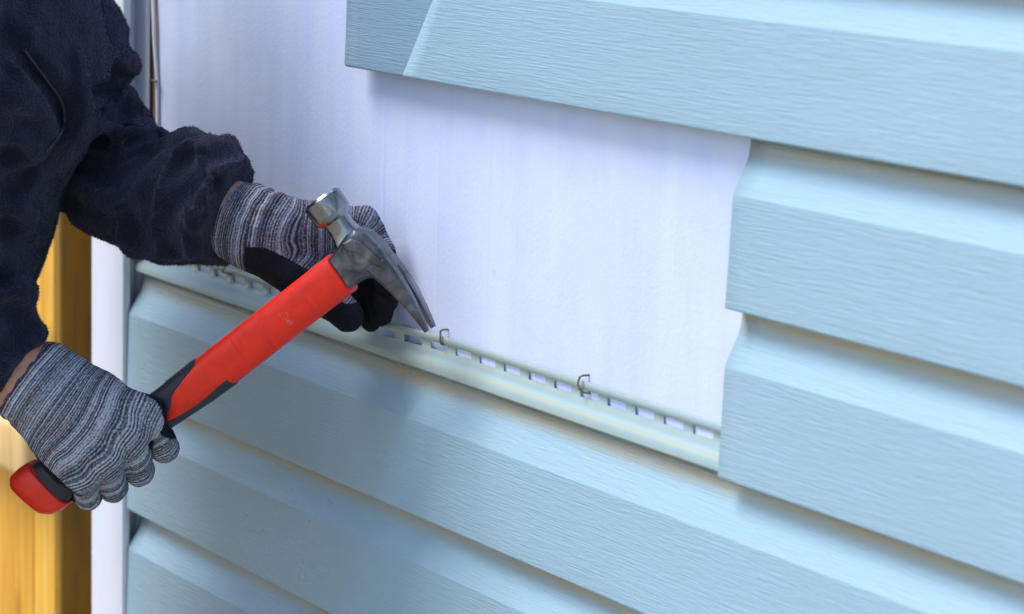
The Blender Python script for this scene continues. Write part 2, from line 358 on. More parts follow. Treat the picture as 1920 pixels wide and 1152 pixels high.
# ------------------------------------------------------------------ hammer
TILT = math.radians(17)
HD = 1.950                                   # depth of the eye of the head
e1 = np.array([0.814, -0.581]); e2 = np.array([0.581, 0.814])
SQ = lambda v: RGT * v[0] - UPV * v[1]
AX_S = SQ(e1) * math.cos(TILT) - FWD * math.sin(TILT)       # along the handle, towards the head
AX_Q = SQ(e2); AX_Q = AX_Q - AX_S * (AX_Q @ AX_S); AX_Q /= np.linalg.norm(AX_Q)
AX_W = np.cross(AX_Q, AX_S); AX_W = AX_W if AX_W @ FWD < 0 else -AX_W     # towards the viewer
HO = P(680, 462, HD)
def hp(s, q, w): return HO + (AX_S * s + AX_Q * q + AX_W * w) * 0.001
hammer = empty('claw_hammer', hp(-330, 3, 0)); tag(hammer, 'steel claw hammer with red and black grip levering the siding hem', 'hammer')

def steel():
    m, nt, b = mat('forged_steel', (0.33, 0.33, 0.35), 0.3, 0.9, 0.5)
    n1 = noise(nt, mapped(nt, (150, 150, 150)), 1.0, 6, 0.7); n2 = noise(nt, mapped(nt, (40, 40, 40)), 1.0, 4, 0.6, 1.0)
    n3 = noise(nt, mapped(nt, (700, 700, 120)), 1.0, 3, 0.6)
    c = ramp(nt, n2.outputs[0], [(0.3, (0.05, 0.05, 0.056)), (0.5, (0.11, 0.11, 0.125)), (0.75, (0.26, 0.26, 0.29))]).outputs[0]
    c = mixc(nt, ramp(nt, n1.outputs[0], [(0.64, (0, 0, 0)), (0.72, (.75,) * 3)]).outputs[0], c, (0.16, 0.085, 0.05))
    nt.links.new(c, b.inputs['Base Color'])
    nt.links.new(ramp(nt, n1.outputs[0], [(0.3, (.24,) * 3), (0.7, (.5,) * 3)]).outputs[0], b.inputs['Roughness'])
    bump(nt, b, math_(nt, 'ADD', n1.outputs[0], n3.outputs[0]), 0.22, 0.0006); return m
M_hsteel = steel()
M_poll, nt, b = mat('polished_steel', (0.26, 0.26, 0.275), 0.2, 1.0)
nn = noise(nt, mapped(nt, (300, 300, 300)), 1.0, 4, .6); nt.links.new(ramp(nt, nn.outputs[0], [(0.35, (.13,) * 3), (0.7, (.36,) * 3)]).outputs[0], b.inputs['Roughness']); bump(nt, b, nn.outputs[0], .12, .0004)
def rubber(name, c, rough, scratch):
    m, nt, b = mat(name, c, rough, 0, 0.4)
    n1 = noise(nt, mapped(nt, (60, 60, 60)), 1.0, 5, .65); n2 = noise(nt, mapped(nt, (900, 900, 900)), 1.0, 2)
    cc = mixc(nt, ramp(nt, n1.outputs[0], [(0.45, (0, 0, 0)), (0.8, (.8,) * 3)]).outputs[0], c, tuple(x * scratch for x in c))
    nt.links.new(cc, b.inputs['Base Color']); nt.links.new(ramp(nt, n1.outputs[0], [(.3, (rough - .06,) * 3), (.7, (rough + .1,) * 3)]).outputs[0], b.inputs['Roughness'])
    bump(nt, b, n2.outputs[0], .16, .0003); return m
M_red = rubber('red_grip', (0.84, 0.024, 0.007), 0.38, 0.62)
M_redcap = rubber('red_cap', (0.90, 0.035, 0.012), 0.33, 0.75)
M_blk = rubber('black_grip', (0.022, 0.026, 0.038), 0.5, 1.6)

def loft(secs, close=True):
    """secs: list of rings (k points each)"""
    k = len(secs[0]); V = [p for r in secs for p in r]; n = len(secs)
    Q = [[i * k + j, i * k + (j + 1) % k, (i + 1) * k + (j + 1) % k, (i + 1) * k + j] for i in range(n - 1) for j in range(k)]
    caps = [list(range(k))[::-1], [(n - 1) * k + j for j in range(k)]]
    return V, Q + caps
def add(bm, V, Fs):
    vs = [bm.verts.new(tuple(v)) for v in V]
    for f in Fs: bm.faces.new([vs[i] for i in f])
def ring_q(q, sc, hs, hw, n=28, ex=2.0):
    out = []
    for k in range(n):
        a = 2 * math.pi * k / n; c, s = math.cos(a), math.sin(a)
        out.append(hp(sc + hs * math.copysign(abs(c) ** (2 / ex), c), q, hw * math.copysign(abs(s) ** (2 / ex), s)))
    return out
# body and claws
bm = bmesh.new()
poly = [(-27, -6.5), (-12, -11), (-2, -14), (6, -13.5), (11.5, -6), (14.0, 6), (14.2, 27), (1, 29), (-5, 24.5), (-11, 21.8), (-20, 20.8), (-27, 20)]
def slab(poly, ws):                            # stacked outlines: a chamfered forged block
    secs = []
    for w, ins in ws:
        c = np.mean(poly, 0); secs.append([hp(*(c + (np.array(p) - c) * ins), w) for p in poly])
    return loft(secs)
add(bm, *slab(poly, [(-13.5, .84), (-11, .97), (-6, 1), (6, 1), (11, .97), (13.5, .84)]))
for sg in (1, -1):
    secs = []
    for i in range(15):
        t = i / 14; q = 18 + t * 63
        top = 14.0 - 0.2 * t - 11.5 * max(0, t - .25) ** 1.8; th = 20.0 - 17.0 * t ** .95
        wi = 0.0 if t < .14 else 1.2 + 4.6 * min(1, (t - .14) / .6); wo = 14.2 + 1.4 * math.sin(t * 3) - 2.0 * t * t
        c = min(2.2, th * .28)
        sec = [(top - th, wi), (top - th, wo - c), (top - th + c, wo), (top - c, wo), (top, wo - c), (top, wi + c * .6), (top - c * .6, wi)]
        secs.append([hp(s, q - (top - s) * .12, sg * w) for s, w in sec])
    add(bm, *loft(secs))
head = autosmooth(from_bm('head', bm, M_hsteel, hammer), 24); bevel(head, 0.0008, 2, 24)
head['label'] = 'dark forged steel head with two curved claws'
bm = bmesh.new()
add(bm, *loft([ring_q(-9, -5, 12.5, 11.5, ex=4.5), ring_q(-15, -5, 10.4, 10, ex=4), ring_q(-21, -5, 9.6, 9.6, ex=3.2), ring_q(-27, -5, 10.2, 10.2, ex=2.6), ring_q(-31, -5, 14.2, 14.2, ex=2.3), ring_q(-32.5, -5, 15.6, 15.6), ring_q(-46, -5, 16.0, 16.0), ring_q(-48, -5, 14.4, 14.4), ring_q(-48.6, -5, 8, 8), ring_q(-48.8, -5, 2, 2)]))
poll = autosmooth(from_bm('striking_poll', bm, M_poll, head), 32)
bm = bmesh.new()                                # wedge-shaped cheek plate on the side of the head
add(bm, *slab([(-8, -10.5), (1, -9.5), (6, -3), (10.5, 16), (8.5, 24), (5, 20), (-2, 2), (-9, -6)], [(12.0, 1), (14.2, .98), (15.2, .86)]))
bevel(from_bm('cheek_plate', bm, M_hsteel, head, False), .0006, 2)

# handle
HK = [(-22, 7.0, 16.3, 13.2), (-26, 7.0, 17.0, 14.0), (-60, 7.8, 16.8, 13.8), (-120, 9.2, 16.8, 13.8), (-150, 10.0, 16.8, 13.8), (-175, 10.5, 16.2, 13.4), (-205, 10.2, 15.0, 12.8), (-240, 9.0, 14.6, 12.6), (-275, 7.0, 15.4, 13.0), (-312, 5.0, 16.8, 13.6), (-331, 3.2, 20.0, 14.4)]
ks = np.array([k[0] for k in HK][::-1]); kv = np.array([k[1:] for k in HK][::-1])
def hs_(s): return [np.interp(s, ks, kv[:, i]) for i in range(3)]
def hsurf(s, phi, off=0.0):                    # phi 0 faces the viewer, +90 the lower edge
    qc, hq, hw = hs_(s); c, n = math.cos(phi), math.sin(phi); ex = 2 / 3.4
    return hp(s, qc + (hq + off) * math.copysign(abs(n) ** ex, n), (hw + off) * math.copysign(abs(c) ** ex, c))
bm = bmesh.new(); NP = 40
add(bm, *loft([[hsurf(s, 2 * math.pi * k / NP, (-1.2 if i == 0 else 0)) for k in range(NP)] for i, s in enumerate([-24.5, -25.5] + list(np.linspace(-30, -329, 64)))]))
handle = autosmooth(from_bm('handle', bm, M_red, hammer), 40); handle['label'] = 'bright red handle with dark grip inlays'
def patch(name, srange, lo, hi, off, m, parent, n=40, k=18, edge=0.9):
    """a skin over the handle between two angles that vary along it, edges tucked in"""
    V = []; ss = np.linspace(*srange, n)
    for i, s in enumerate(ss):
        a, b_ = math.radians(lo(s)), math.radians(hi(s))
        for j in range(k):
            t = j / (k - 1); o = off if 0 < j < k - 1 and 0 < i < n - 1 else -0.6
            tt = 0.0 if j == 0 else 1.0 if j == k - 1 else (0.02 if j == 1 else .98 if j == k - 2 else t)
            V.append(hsurf(s, a + (b_ - a) * tt, o))
    Q = [(i * k + j, (i + 1) * k + j, (i + 1) * k + j + 1, i * k + j + 1) for i in range(n - 1) for j in range(k - 1)]
    return autosmooth(from_np(name, V, Q, m, parent), 50)
ip = lambda xs, ys: (lambda s: float(np.interp(-s, xs, ys)))
patch('grip_inlay', (-160, -329), ip([160, 166, 191, 202, 212], [-170, -172, -172, -172, -172]), ip([160, 164.5, 191, 200, 215, 225], [-55, -36, -7, 5, 22, 34]), 0.9, M_blk, handle)
patch('grip_inlay', (-146, -329), ip([146, 152, 186, 204, 215, 225], [30, 28, 42, 36, 21, 12]), ip([146, 300], [172, 189]), 0.9, M_blk, handle)
for k in range(7):                              # finger ridges moulded in the upper inlay
    s = -168 - k * 4.2; V = [hsurf(s + d, math.radians(a), o) for a in np.linspace(-120, -50 + k * 2, 12) for d, o in ((-1, .8), (0, 1.5), (1, .8))]
    from_np('grip_ridge', V, [(3 * i + a, 3 * i + a + 1, 3 * i + a + 4, 3 * i + a + 3) for i in range(11) for a in (0, 1)], M_blk, handle)
# raised panel on the red side
patch('raised_panel', (-52, -128), lambda s: -36 + (s + 52) * 0.05, lambda s: 50 + (s + 52) * 0.06, 0.6, M_red, handle, k=14)
M_mark, nt, b = mat('worn_print', (0.66, 0.13, 0.09), 0.5)
bm = bmesh.new()
for k in range(26):                             # rubbed-off printed mark, no longer legible
    s = -78 + random.gauss(0, 1.7); ph = math.radians(10 + random.gauss(0, 5)); l = random.uniform(.2, .5)
    c = [hsurf(s + d, ph + dp, 0.68) for d, dp in ((-l, -.02), (l, -.015), (l, .015), (-l, .02))]; bm.faces.new([bm.verts.new(tuple(x)) for x in c])
from_bm('worn_mark', bm, M_mark, handle, False)
# end cap
secs = []
for s, ex_, o in ((-326, 0, .6), (-328, 0, 1.6), (-337, 0, 2.0), (-345, -1, .6), (-351, -3, -4.0), (-353, -5, -9)):
    qc, hq, hw = 3.2, 21.5, 15.0; r = []
    for k in range(24):
        a = 2 * math.pi * k / 24; c, n = math.cos(a), math.sin(a); e = 2 / 3.2
        qq = (hq + o) * math.copysign(abs(n) ** e, n)
        r.append(hp(s + (0.25 * qq if s < -340 else 0.15 * qq), qc + qq, (hw + o) * math.copysign(abs(c) ** e, c)))
    secs.append(r)
bm = bmesh.new(); add(bm, *loft(secs)); cap = autosmooth(from_bm('end_cap', bm, M_redcap, handle), 30); bevel(cap, .0008, 2, 30)
cap['label'] = 'red flared butt cap'

# ------------------------------------------------------------------ signed distance modelling (cloth, gloves, skin)
BAS = np.stack([RGT, UPV, -FWD])             # rows: right, up, towards the viewer
def to_l(p): return (np.asarray(p, float) - CAM) @ BAS.T
def to_w(p): return np.asarray(p, float) @ BAS + CAM
def PL(px, py, d): return to_l(P(px, py, d))
class Field:
    """smooth union of round cones in the view-aligned frame; each remembers its bone coordinate"""
    def __init__(s): s.c = []
    def cone(s, a, b, ra, rb, k=0.01, l0=0.0, tagv=0): s.c.append((np.asarray(a, np.float32), np.asarray(b, np.float32), ra, rb, k, l0, tagv)); return s
    def chain(s, pts, rs, k=0.006, l0=0.0, tagv=0):
        l = l0
        for i in range(len(pts) - 1):
            s.cone(pts[i], pts[i + 1], rs[i], rs[i + 1], k, l, tagv); l += float(np.linalg.norm(np.asarray(pts[i + 1]) - pts[i]))
        return s
    def one(s, p, c):
        a, b, ra, rb, k, l0, tv = c; ab = b - a; L2 = float(ab @ ab) + 1e-12
        t = np.clip(((p - a) @ ab) / L2, 0, 1); d = p - a - t[..., None] * ab
        return np.sqrt((d * d).sum(-1)) - (ra + (rb - ra) * t), t, math.sqrt(L2)
    def __call__(s, p):
        out = None
        for c in s.c:
            sub = c[2] < 0
            if sub:                            # a carved crease
                d, _, _ = s.one(p, (c[0], c[1], -c[2], -c[3]) + c[4:]); k = c[4]
                h = np.clip(0.5 - 0.5 * (out + d) / k, 0, 1); out = out * (1 - h) - d * h + k * h * (1 - h); continue
            d, _, _ = s.one(p, c)
            if out is None: out = d; continue
            k = c[4]; h = np.clip(0.5 + 0.5 * (out - d) / k, 0, 1); out = out * (1 - h) + d * h - k * h * (1 - h)
        return out
    def along(s, p):
        """bone coordinate and tag of the nearest bones, blended"""
        W = 0; Lc = 0; best = None; bt = None
        for c in s.c:
            if c[2] < 0: continue
            if c[6] == 99: continue
            d, t, L = s.one(p, c); w = 0; ab = c[1] - c[0]; t = ((p - c[0]) @ ab) / (float(ab @ ab) + 1e-12) if L > .004 else t; w = np.exp(-np.clip(d, -.05, .2) / 0.004); W = W + w; Lc = Lc + w * (c[5] + t * L)
            if best is None: best = d; bt = np.full(d.shape, c[6])
            else: bt = np.where(d < best, c[6], bt); best = np.minimum(best, d)
        return Lc / W, bt
def surface_net(F_, lo, hi, h, mk=None):
    """dual contouring of a Field on a grid, evaluated only in blocks the surface can cross; mk wraps the field with cuts"""
    mk = mk or (lambda f: f); lo = np.asarray(lo, np.float32); B = 14
    n = (np.ceil((np.asarray(hi) - lo) / h / B).astype(int) + 1) * B; D = np.ones(n, np.float32)
    cA = np.array([c[0] for c in F_.c]); cB = np.array([c[1] for c in F_.c]); cr = np.array([[abs(c[2]), abs(c[3])] for c in F_.c]); sub = np.array([c[2] < 0 for c in F_.c]); ck = np.array([c[4] for c in F_.c])
    ab = cB - cA; L2 = (ab * ab).sum(1) + 1e-12; R = B * h * .5 * 1.7321 + h
    off = np.stack(np.meshgrid(*[np.arange(B, dtype=np.float32) * h] * 3, indexing='ij'), -1)
    for bi in np.ndindex(*(n // B)):
        o = lo + np.array(bi, np.float32) * (B * h); c = o + (B - 1) * h / 2
        t = np.clip(((c - cA) * ab).sum(1) / L2, 0, 1); d = np.linalg.norm(c - cA - t[:, None] * ab, axis=1) - (cr[:, 0] + (cr[:, 1] - cr[:, 0]) * t)
        dm = d[~sub].min()
        if dm > R + .02: continue
        keep = np.where(sub, d < R + ck, d < max(dm, 0) + 2 * R + ck + .004)
        g_ = Field(); g_.c = [F_.c[i] for i in np.nonzero(keep)[0]]
        s_ = tuple(slice(bi[k] * B, bi[k] * B + B) for k in range(3)); D[s_] = mk(g_)(o + off)
    I = D < 0; cs = tuple(k - 1 for k in n); cor = [(a, b, c) for a in (0, 1) for b in (0, 1) for c in (0, 1)]
    sl = lambda A, o: A[o[0]:o[0] + cs[0], o[1]:o[1] + cs[1], o[2]:o[2] + cs[2]]
    s8 = np.zeros(cs, np.uint8)
    for o in cor: s8 += sl(I, o)
    act = (s8 > 0) & (s8 < 8); ai = np.argwhere(act); dv = {o: sl(D, o)[act] for o in cor}
    cnt = np.zeros(len(ai)); acc = np.zeros((len(ai), 3))
    for o in cor:
        for ax in range(3):
            if o[ax]: continue
            o2 = tuple(v + (1 if i == ax else 0) for i, v in enumerate(o)); A, Bv = dv[o], dv[o2]; x = (A < 0) != (Bv < 0)
            t = np.where(x, A / np.where(x, A - Bv, 1), 0); cnt += x
            for i in range(3): acc[:, i] += np.where(x, o[i] + (t if i == ax else 0), 0)
    idx = -np.ones(cs, np.int64); idx[act] = np.arange(len(ai))
    V = (acc / np.maximum(cnt, 1)[:, None] + ai) * h + lo; Q = []
    for ax in range(3):
        o1, o2 = [a for a in range(3) if a != ax]; s0 = [slice(1, -1)] * 3; s0[ax] = slice(0, -1); s1 = list(s0); s1[ax] = slice(1, None)
        A, Bv = I[tuple(s0)], I[tuple(s1)]; e = np.argwhere(A != Bv)
        if not len(e): continue
        g = e.copy(); g[:, o1] += 1; g[:, o2] += 1; flip = A[tuple(e.T)]
        u = np.zeros(3, int); u[o1] = 1; v = np.zeros(3, int); v[o2] = 1
        q = np.stack([idx[tuple((g - u - v).T)], idx[tuple((g - v).T)], idx[tuple(g.T)], idx[tuple((g - u).T)]], 1)
        if ax == 1: flip = ~flip
        q[~flip] = q[~flip][:, ::-1]; Q.append(q)
    Q = np.concatenate(Q); Q = Q[(Q >= 0).all(1)]; return V, Q
def relax(V, Q, it=2, lam=.5):
    for _ in range(it):
        S = np.zeros_like(V); C = np.zeros(len(V))
        for a in range(4):
            for b_ in (1, 3): np.add.at(S, Q[:, a], V[Q[:, (a + b_) % 4]]); np.add.at(C, Q[:, a], 1)
        V = V + lam * (S / np.maximum(C, 1)[:, None] - V)
    return V
def vnormals(V, Q):
    fn = np.cross(V[Q[:, 2]] - V[Q[:, 0]], V[Q[:, 3]] - V[Q[:, 1]]); n = np.zeros_like(V)
    for a in range(4): np.add.at(n, Q[:, a], fn)
    return n / (np.linalg.norm(n, axis=1)[:, None] + 1e-12)
def normals(f, p, e=.0008):
    g = np.stack([f(p + d) - f(p - d) for d in np.eye(3, dtype=np.float32) * e], -1); return g / (np.linalg.norm(g, axis=1)[:, None] + 1e-9)
def march(f, px, py, d0=1.55, d1=2.5):
    """first point of the surface under a pixel, or where the view ray passes it closest"""
    r = to_l(P(px, py, 1.0)); t = d0; best = (9, d0)
    for _ in range(120):
        s = float(f((r * t)[None].astype(np.float32))[0]); best = min(best, (abs(s), t)); t += max(s, .0003) * .8
        if s < .0004: return r * t
        if t > d1: break
    return r * best[1]
# ------------------------------------------------------------------ person
M_skin, nt, b = mat('skin', (0.50, 0.24, 0.16), 0.5); b.inputs['Subsurface Weight'].default_value = 0.12; b.inputs['Subsurface Radius'].default_value = (.01, .004, .002)
nn = noise(nt, mapped(nt, (90, 90, 90)), 1.0, 5, .65); nt.links.new(ramp(nt, nn.outputs[0], [(.3, (.52, .27, .19)), (.7, (.40, .185, .12))]).outputs[0], b.inputs['Base Color']); bump(nt, b, nn.outputs[0], .3, .0006)
def fleece():
    m, nt, b = mat('navy_fleece', (0.012, 0.014, 0.028), 0.95, 0, 0.1)
    n1 = noise(nt, mapped(nt, (420, 420, 420)), 1.0, 4, .7); n2 = noise(nt, mapped(nt, (38, 38, 38)), 1.0, 4, .6)
    c = ramp(nt, n1.outputs[0], [(.3, (.005, .0055, .011)), (.7, (.020, .022, .038))]).outputs[0]
    c = mixc(nt, n2.outputs[0], c, (.012, .013, .024)); nt.links.new(c, b.inputs['Base Color'])
    b.inputs['Sheen Weight'].default_value = .35; b.inputs['Sheen Roughness'].default_value = .5; b.inputs['Sheen Tint'].default_value = (.45, .48, .65, 1)
    n3 = bump(nt, b, n2.outputs[0], .5, .004); bump(nt, b, n1.outputs[0], .9, .003, n3); return m
M_fleece = fleece()
M_pile, nt, b = mat('fleece_fibres', (0.022, 0.023, 0.038), 0.9, 0, .15); b.inputs['Sheen Weight'].default_value = .3; b.inputs['Sheen Tint'].default_value = (.5, .5, .65, 1)
nn = noise(nt, mapped(nt, (200, 200, 200)), 1.0, 3); nt.links.new(ramp(nt, nn.outputs[0], [(.3, (.008, .009, .019)), (.7, (.038, .043, .082))]).outputs[0], b.inputs['Base Color'])
M_zip, _, _ = mat('zip_tape', (.006, .006, .009), .5)
M_trou, nt, b = mat('dark_trousers', (.03, .035, .05), .85); nn = noise(nt, mapped(nt, (300, 300, 300)), 1.0, 3); bump(nt, b, nn.outputs[0], .4, .002)

def knit(name, light, dark, warm):
    m, nt, b = mat(name, light, .85, 0, .2)
    at = N(nt, 'ShaderNodeAttribute', attribute_name='along'); co = N(nt, 'ShaderNodeAttribute', attribute_name='coat'); tc = N(nt, 'ShaderNodeTexCoord')
    wob = noise(nt, None, 60, 3); nt.links.new(tc.outputs['Object'], wob.inputs['Vector'])
    al = math_(nt, 'ADD', at.outputs['Fac'], math_(nt, 'MULTIPLY', math_(nt, 'SUBTRACT', wob.outputs[0], .5), .0016))
    cmb = N(nt, 'ShaderNodeCombineXYZ'); nt.links.new(al, cmb.inputs[0])
    b1 = noise(nt, None, 110, 2, .6); nt.links.new(cmb.outputs[0], b1.inputs['Vector'])       # yarn bands
    b2 = noise(nt, None, 560, 2, .6); nt.links.new(cmb.outputs[0], b2.inputs['Vector'])
    st = noise(nt, None, 620, 2, .6); nt.links.new(tc.outputs['Object'], st.inputs['Vector'])   # stitches
    row = math_(nt, 'SINE', math_(nt, 'MULTIPLY', al, 2 * math.pi / .0021))
    v = math_(nt, 'ADD', math_(nt, 'ADD', math_(nt, 'MULTIPLY', b1.outputs[0], .70), math_(nt, 'MULTIPLY', b2.outputs[0], .60)), math_(nt, 'ADD', math_(nt, 'MULTIPLY', st.outputs[0], .45), math_(nt, 'MULTIPLY', row, .07)))
    c = ramp(nt, math_(nt, 'MULTIPLY', v, .57), [(.425, dark), (.49, tuple((x + y) * .36 for x, y in zip(light, dark))), (.555, light), (.64, tuple(min(1, x * 1.5) for x in light))]).outputs[0]
    hue = noise(nt, None, 75, 2); nt.links.new(tc.outputs['Object'], hue.inputs['Vector'])
    c = mixc(nt, math_(nt, 'MULTIPLY', ramp(nt, hue.outputs[0], [(.55, (0, 0, 0)), (.75, (1, 1, 1))]).outputs[0], .55), c, warm, 'MULTIPLY')
    cf = ramp(nt, math_(nt, 'ADD', co.outputs['Fac'], math_(nt, 'MULTIPLY', math_(nt, 'SUBTRACT', st.outputs[0], .5), .9)), [(.42, (0, 0, 0)), (.58, (1, 1, 1))]).outputs[0]
    c = mixc(nt, cf, c, (.006, .007, .013)); nt.links.new(c, b.inputs['Base Color'])
    hgt = math_(nt, 'ADD', math_(nt, 'MULTIPLY', row, .35), math_(nt, 'ADD', st.outputs[0], b2.outputs[0]))
    bump(nt, b, hgt, .55, .0012); return m
M_knit = knit('grey_knit', (.42, .43, .50), (.036, .037, .052), (.92, .82, .66))
M_knit2 = knit('melange_knit', (.26, .265, .33), (.018, .018, .028), (1.0, .55, .30))

person = tag(empty('person', (-0.62, -0.42, 0)), 'person in navy fleece jacket and grey knit gloves working a hammer at the wall', 'person')
def sdf_obj(name, f, lo, hi, h, m, parent, relax_it=2, extra=None, mk=None):
    V, Q = surface_net(f, lo, hi, h, mk); V = relax(V, Q, relax_it)
    if extra is not None: V, Q = extra(V, Q)
    o = from_np(name, to_w(V), Q, m, parent); return o, V, Q
def bounds(f, pad=.02, only=None):
    L = np.array([np.minimum(c[0], c[1]) - max(c[2], c[3]) for c in f.c if c[2] > 0]); U = np.array([np.maximum(c[0], c[1]) + max(c[2], c[3]) for c in f.c if c[2] > 0])
    return L.min(0) - pad, U.max(0) + pad
mm = lambda px, d: px * d / F                 # a length of so many pixels at depth d

def gcrumple(V, Q):
    n = vnormals(V, Q); d = np.array([mnoise.noise(tuple(v * 70)) * .0010 + mnoise.noise(tuple(v * 180)) * .0006 for v in V]); return V + n * d[:, None], Q
# --- right glove (near hand) closed on the handle
def hdepth(s): return HD + (-s * .001) * math.sin(TILT)
def axis_pt(s): return to_l(hp(s, hs_(s)[0], 0))
HB = 2.027
g = Field(); W_ = PL(60, 716, HB - .024)
mcp = [PL(281, 778, HB - .032), PL(245, 820, HB - .035), PL(199, 862, HB - .034), PL(154, 896, HB - .028)]
pip = [PL(309, 842, HB - .006), PL(262, 884, HB - .002), PL(214, 916, HB + .000), PL(166, 934, HB + .002)]
dip = [PL(291, 832, HB + .022), PL(243, 868, HB + .024), PL(196, 900, HB + .026), PL(150, 922, HB + .024)]
tip = [PL(262, 800, HB + .030), PL(216, 834, HB + .032), PL(170, 868, HB + .034), PL(128, 896, HB + .032)]
cuff0 = PL(38, 703, HB - .022)
for i in range(4):
    g.cone(W_ + (mcp[i] - W_) * .0 + np.array([0, 0, -.004]), mcp[i], .0225, .0140 - .0008 * (i == 3), .014, .0)
g.cone(PL(70, 775, HB - .018), PL(128, 868, HB - .016), .019, .017, .014, .015)            # heel of the hand
g.cone(PL(100, 690, HB - .018), PL(190, 742, HB - .018), .018, .0165, .014, .018)            # thumb side
for i in range(4):
    r = (.0106, .0109, .0104, .0094)[i]; l0 = float(np.linalg.norm(mcp[i] - W_))
    g.chain([mcp[i], pip[i], dip[i], tip[i]], [r * 1.16, r * 1.04, r * .98, r * .88], .0016, l0, 1 + i)
g.chain([PL(170, 735, HB - .004), PL(222, 758, HB + .020), PL(265, 792, HB + .028)], [.014, .012, .0105], .006, .06, 6)
# rolled knit cuff
cd = (W_ - cuff0) / np.linalg.norm(W_ - cuff0)
arm_dir = PL(-60, 618, HB - .02) - cuff0; arm_dir /= np.linalg.norm(arm_dir)
def disc(f, c, n, r, th, k, l0=0.0, up=np.array([0, 0, 1.0]), squash=1.0):
    """a fold ring: short cones round a centre"""
    a = np.cross(n, up); a /= np.linalg.norm(a); b_ = np.cross(n, a); m_ = 12; pr = None
    for i in range(m_ + 1):
        w = 2 * math.pi * i / m_; q = c + a * math.cos(w) * r + b_ * math.sin(w) * r * squash
        if pr is not None: f.cone(pr, q, th, th, k, l0, 99)
        pr = q
c0 = PL(54, 719, HB - .022)
nrm = PL(54 + 80, 719 + 58, HB - .022) - c0; nrm /= np.linalg.norm(nrm)
g.cone(c0 + nrm * .002, c0 + nrm * .03, .0265, .024, .01, .002)
for kk, (t, r, th) in enumerate(((-.0005, .0290, .0048), (.0085, .0285, .0056), (.0185, .0268, .0058), (.0280, .0260, .0058), (.0370, .0262, .0050))):
    disc(g, c0 + nrm * t + np.array([.001 * (kk % 2), 0, 0]), nrm, r, th, .0022, .004 + t, squash=.95)
hf = Field(); hf.chain([axis_pt(s) for s in np.linspace(-150, -330, 10)], [.0155] * 10, .002)
mk_g = lambda f: (lambda p: np.maximum(f(p), -(hf(p) - .0008)))           # pressed round the handle
lo, hi = bounds(g, .006)
gl, V, Q = sdf_obj('glove', g, lo, hi, .00115, M_knit, person, 2, gcrumple, mk_g)
al, tg = g.along(V.astype(np.float32)); wr = (V - c0) @ nrm; bl = np.clip((wr - .025) / .025, 0, 1); setattr_f(gl.data, 'along', wr * (1 - bl) + al * bl + .1)
dh = hf(V.astype(np.float32)) ; wr = (V - c0) @ nrm
coat = np.clip((.0105 - dh) / .004, 0, 1) * (wr > .03)
heel = np.clip((.5 + ((V - PL(95, 868, HB - .02)) @ np.array([-.62, -.78, -.25])) / .006), 0, 1) * (tg == 0) * (wr > .02)
setattr_f(gl.data, 'coat', np.maximum(coat, heel)); gl['label'] = 'striped grey knit glove gripping the hammer handle'

# --- left glove (far hand) behind the hammer head
LB = 2.020
g2 = Field(); W2 = PL(455, 421, LB)
m2 = [PL(612, 418, LB + .004), PL(612, 446, LB + .020), PL(600, 474, LB + .034), PL(582, 496, LB + .044)]
p2 = [PL(682, 414, LB + .012), PL(690, 455, LB + .030), PL(672, 500, LB + .040), PL(650, 535, LB + .048)]
d2 = [PL(716, 474, LB + .012), PL(722, 512, LB + .026), PL(708, 552, LB + .034), PL(686, 575, LB + .042)]
t2 = [PL(722, 528, LB + .006), PL(724, 566, LB + .014), PL(716, 590, LB + .020), PL(694, 604, LB + .030)]
for i in range(4):
    g2.cone(W2, m2[i], .024, .0150 - .0008 * (i == 3), .014, .003)
g2.cone(PL(475, 430, LB - .004), PL(575, 440, LB - .002), .024, .019, .014, .012)
for i in range(4):
    r = (.0108, .0108, .0104, .0096)[i]; g2.chain([m2[i], p2[i], d2[i], t2[i]], [r * 1.25, r * 1.08, r, r * .88], .003, .08, 1 + i)
g2.chain([PL(478, 462, LB - .004), PL(555, 512, LB - .010), PL(612, 556, LB - .010), PL(652, 592, LB - .008)], [.020, .0165, .0135, .0128], .010, .015, 6)
c2 = PL(446, 413, LB); n2 = PL(446 + 80, 413 + 26, LB - .01) - c2; n2 /= np.linalg.norm(n2)
g2.cone(c2 + n2 * .002, c2 + n2 * .03, .0255, .025, .01, .002)
for kk, (t, r, th) in enumerate(((-.001, .0262, .0042), (.008, .0268, .0054), (.0175, .0260, .0056), (.027, .0250, .0056))):
    disc(g2, c2 + n2 * t, n2, r, th, .0024, .004 + t)
hf2 = Field(); hf2.chain([axis_pt(s) for s in np.linspace(-20, -170, 9)], [.0165] * 9, .002)
mk_g2 = lambda f: (lambda p: np.maximum(f(p), -(hf2(p) - .0008)))
lo, hi = bounds(g2, .006)
gl2, V, Q = sdf_obj('glove', g2, lo, hi, .00125, M_knit2, person, 2, gcrumple, mk_g2)
al, tg = g2.along(V.astype(np.float32)); wr = (V - c2) @ n2; bl = np.clip((wr - .02) / .02, 0, 1); setattr_f(gl2.data, 'along', wr * (1 - bl) + al * bl + .3)
px = np.stack([W0 / 2 - F * V[:, 0] / V[:, 2], H0 / 2 + F * V[:, 1] / V[:, 2]], 1); wr = (V - c2) @ n2
edge = np.interp(px[:, 0], [430, 462, 500, 545, 600, 640, 700], [500, 463, 466, 488, 520, 545, 480])
coat = np.clip(.5 + (px[:, 1] - edge) / 9, 0, 1) * (wr > .022)
coat = np.where((tg > 0) & (tg < 6) & (px[:, 1] > 470), 1, coat)
patch_ = (tg == 6) & (np.hypot((px[:, 0] - 655) / 18, (px[:, 1] - 558) / 12) < 1); coat = np.where(patch_, 0, coat)
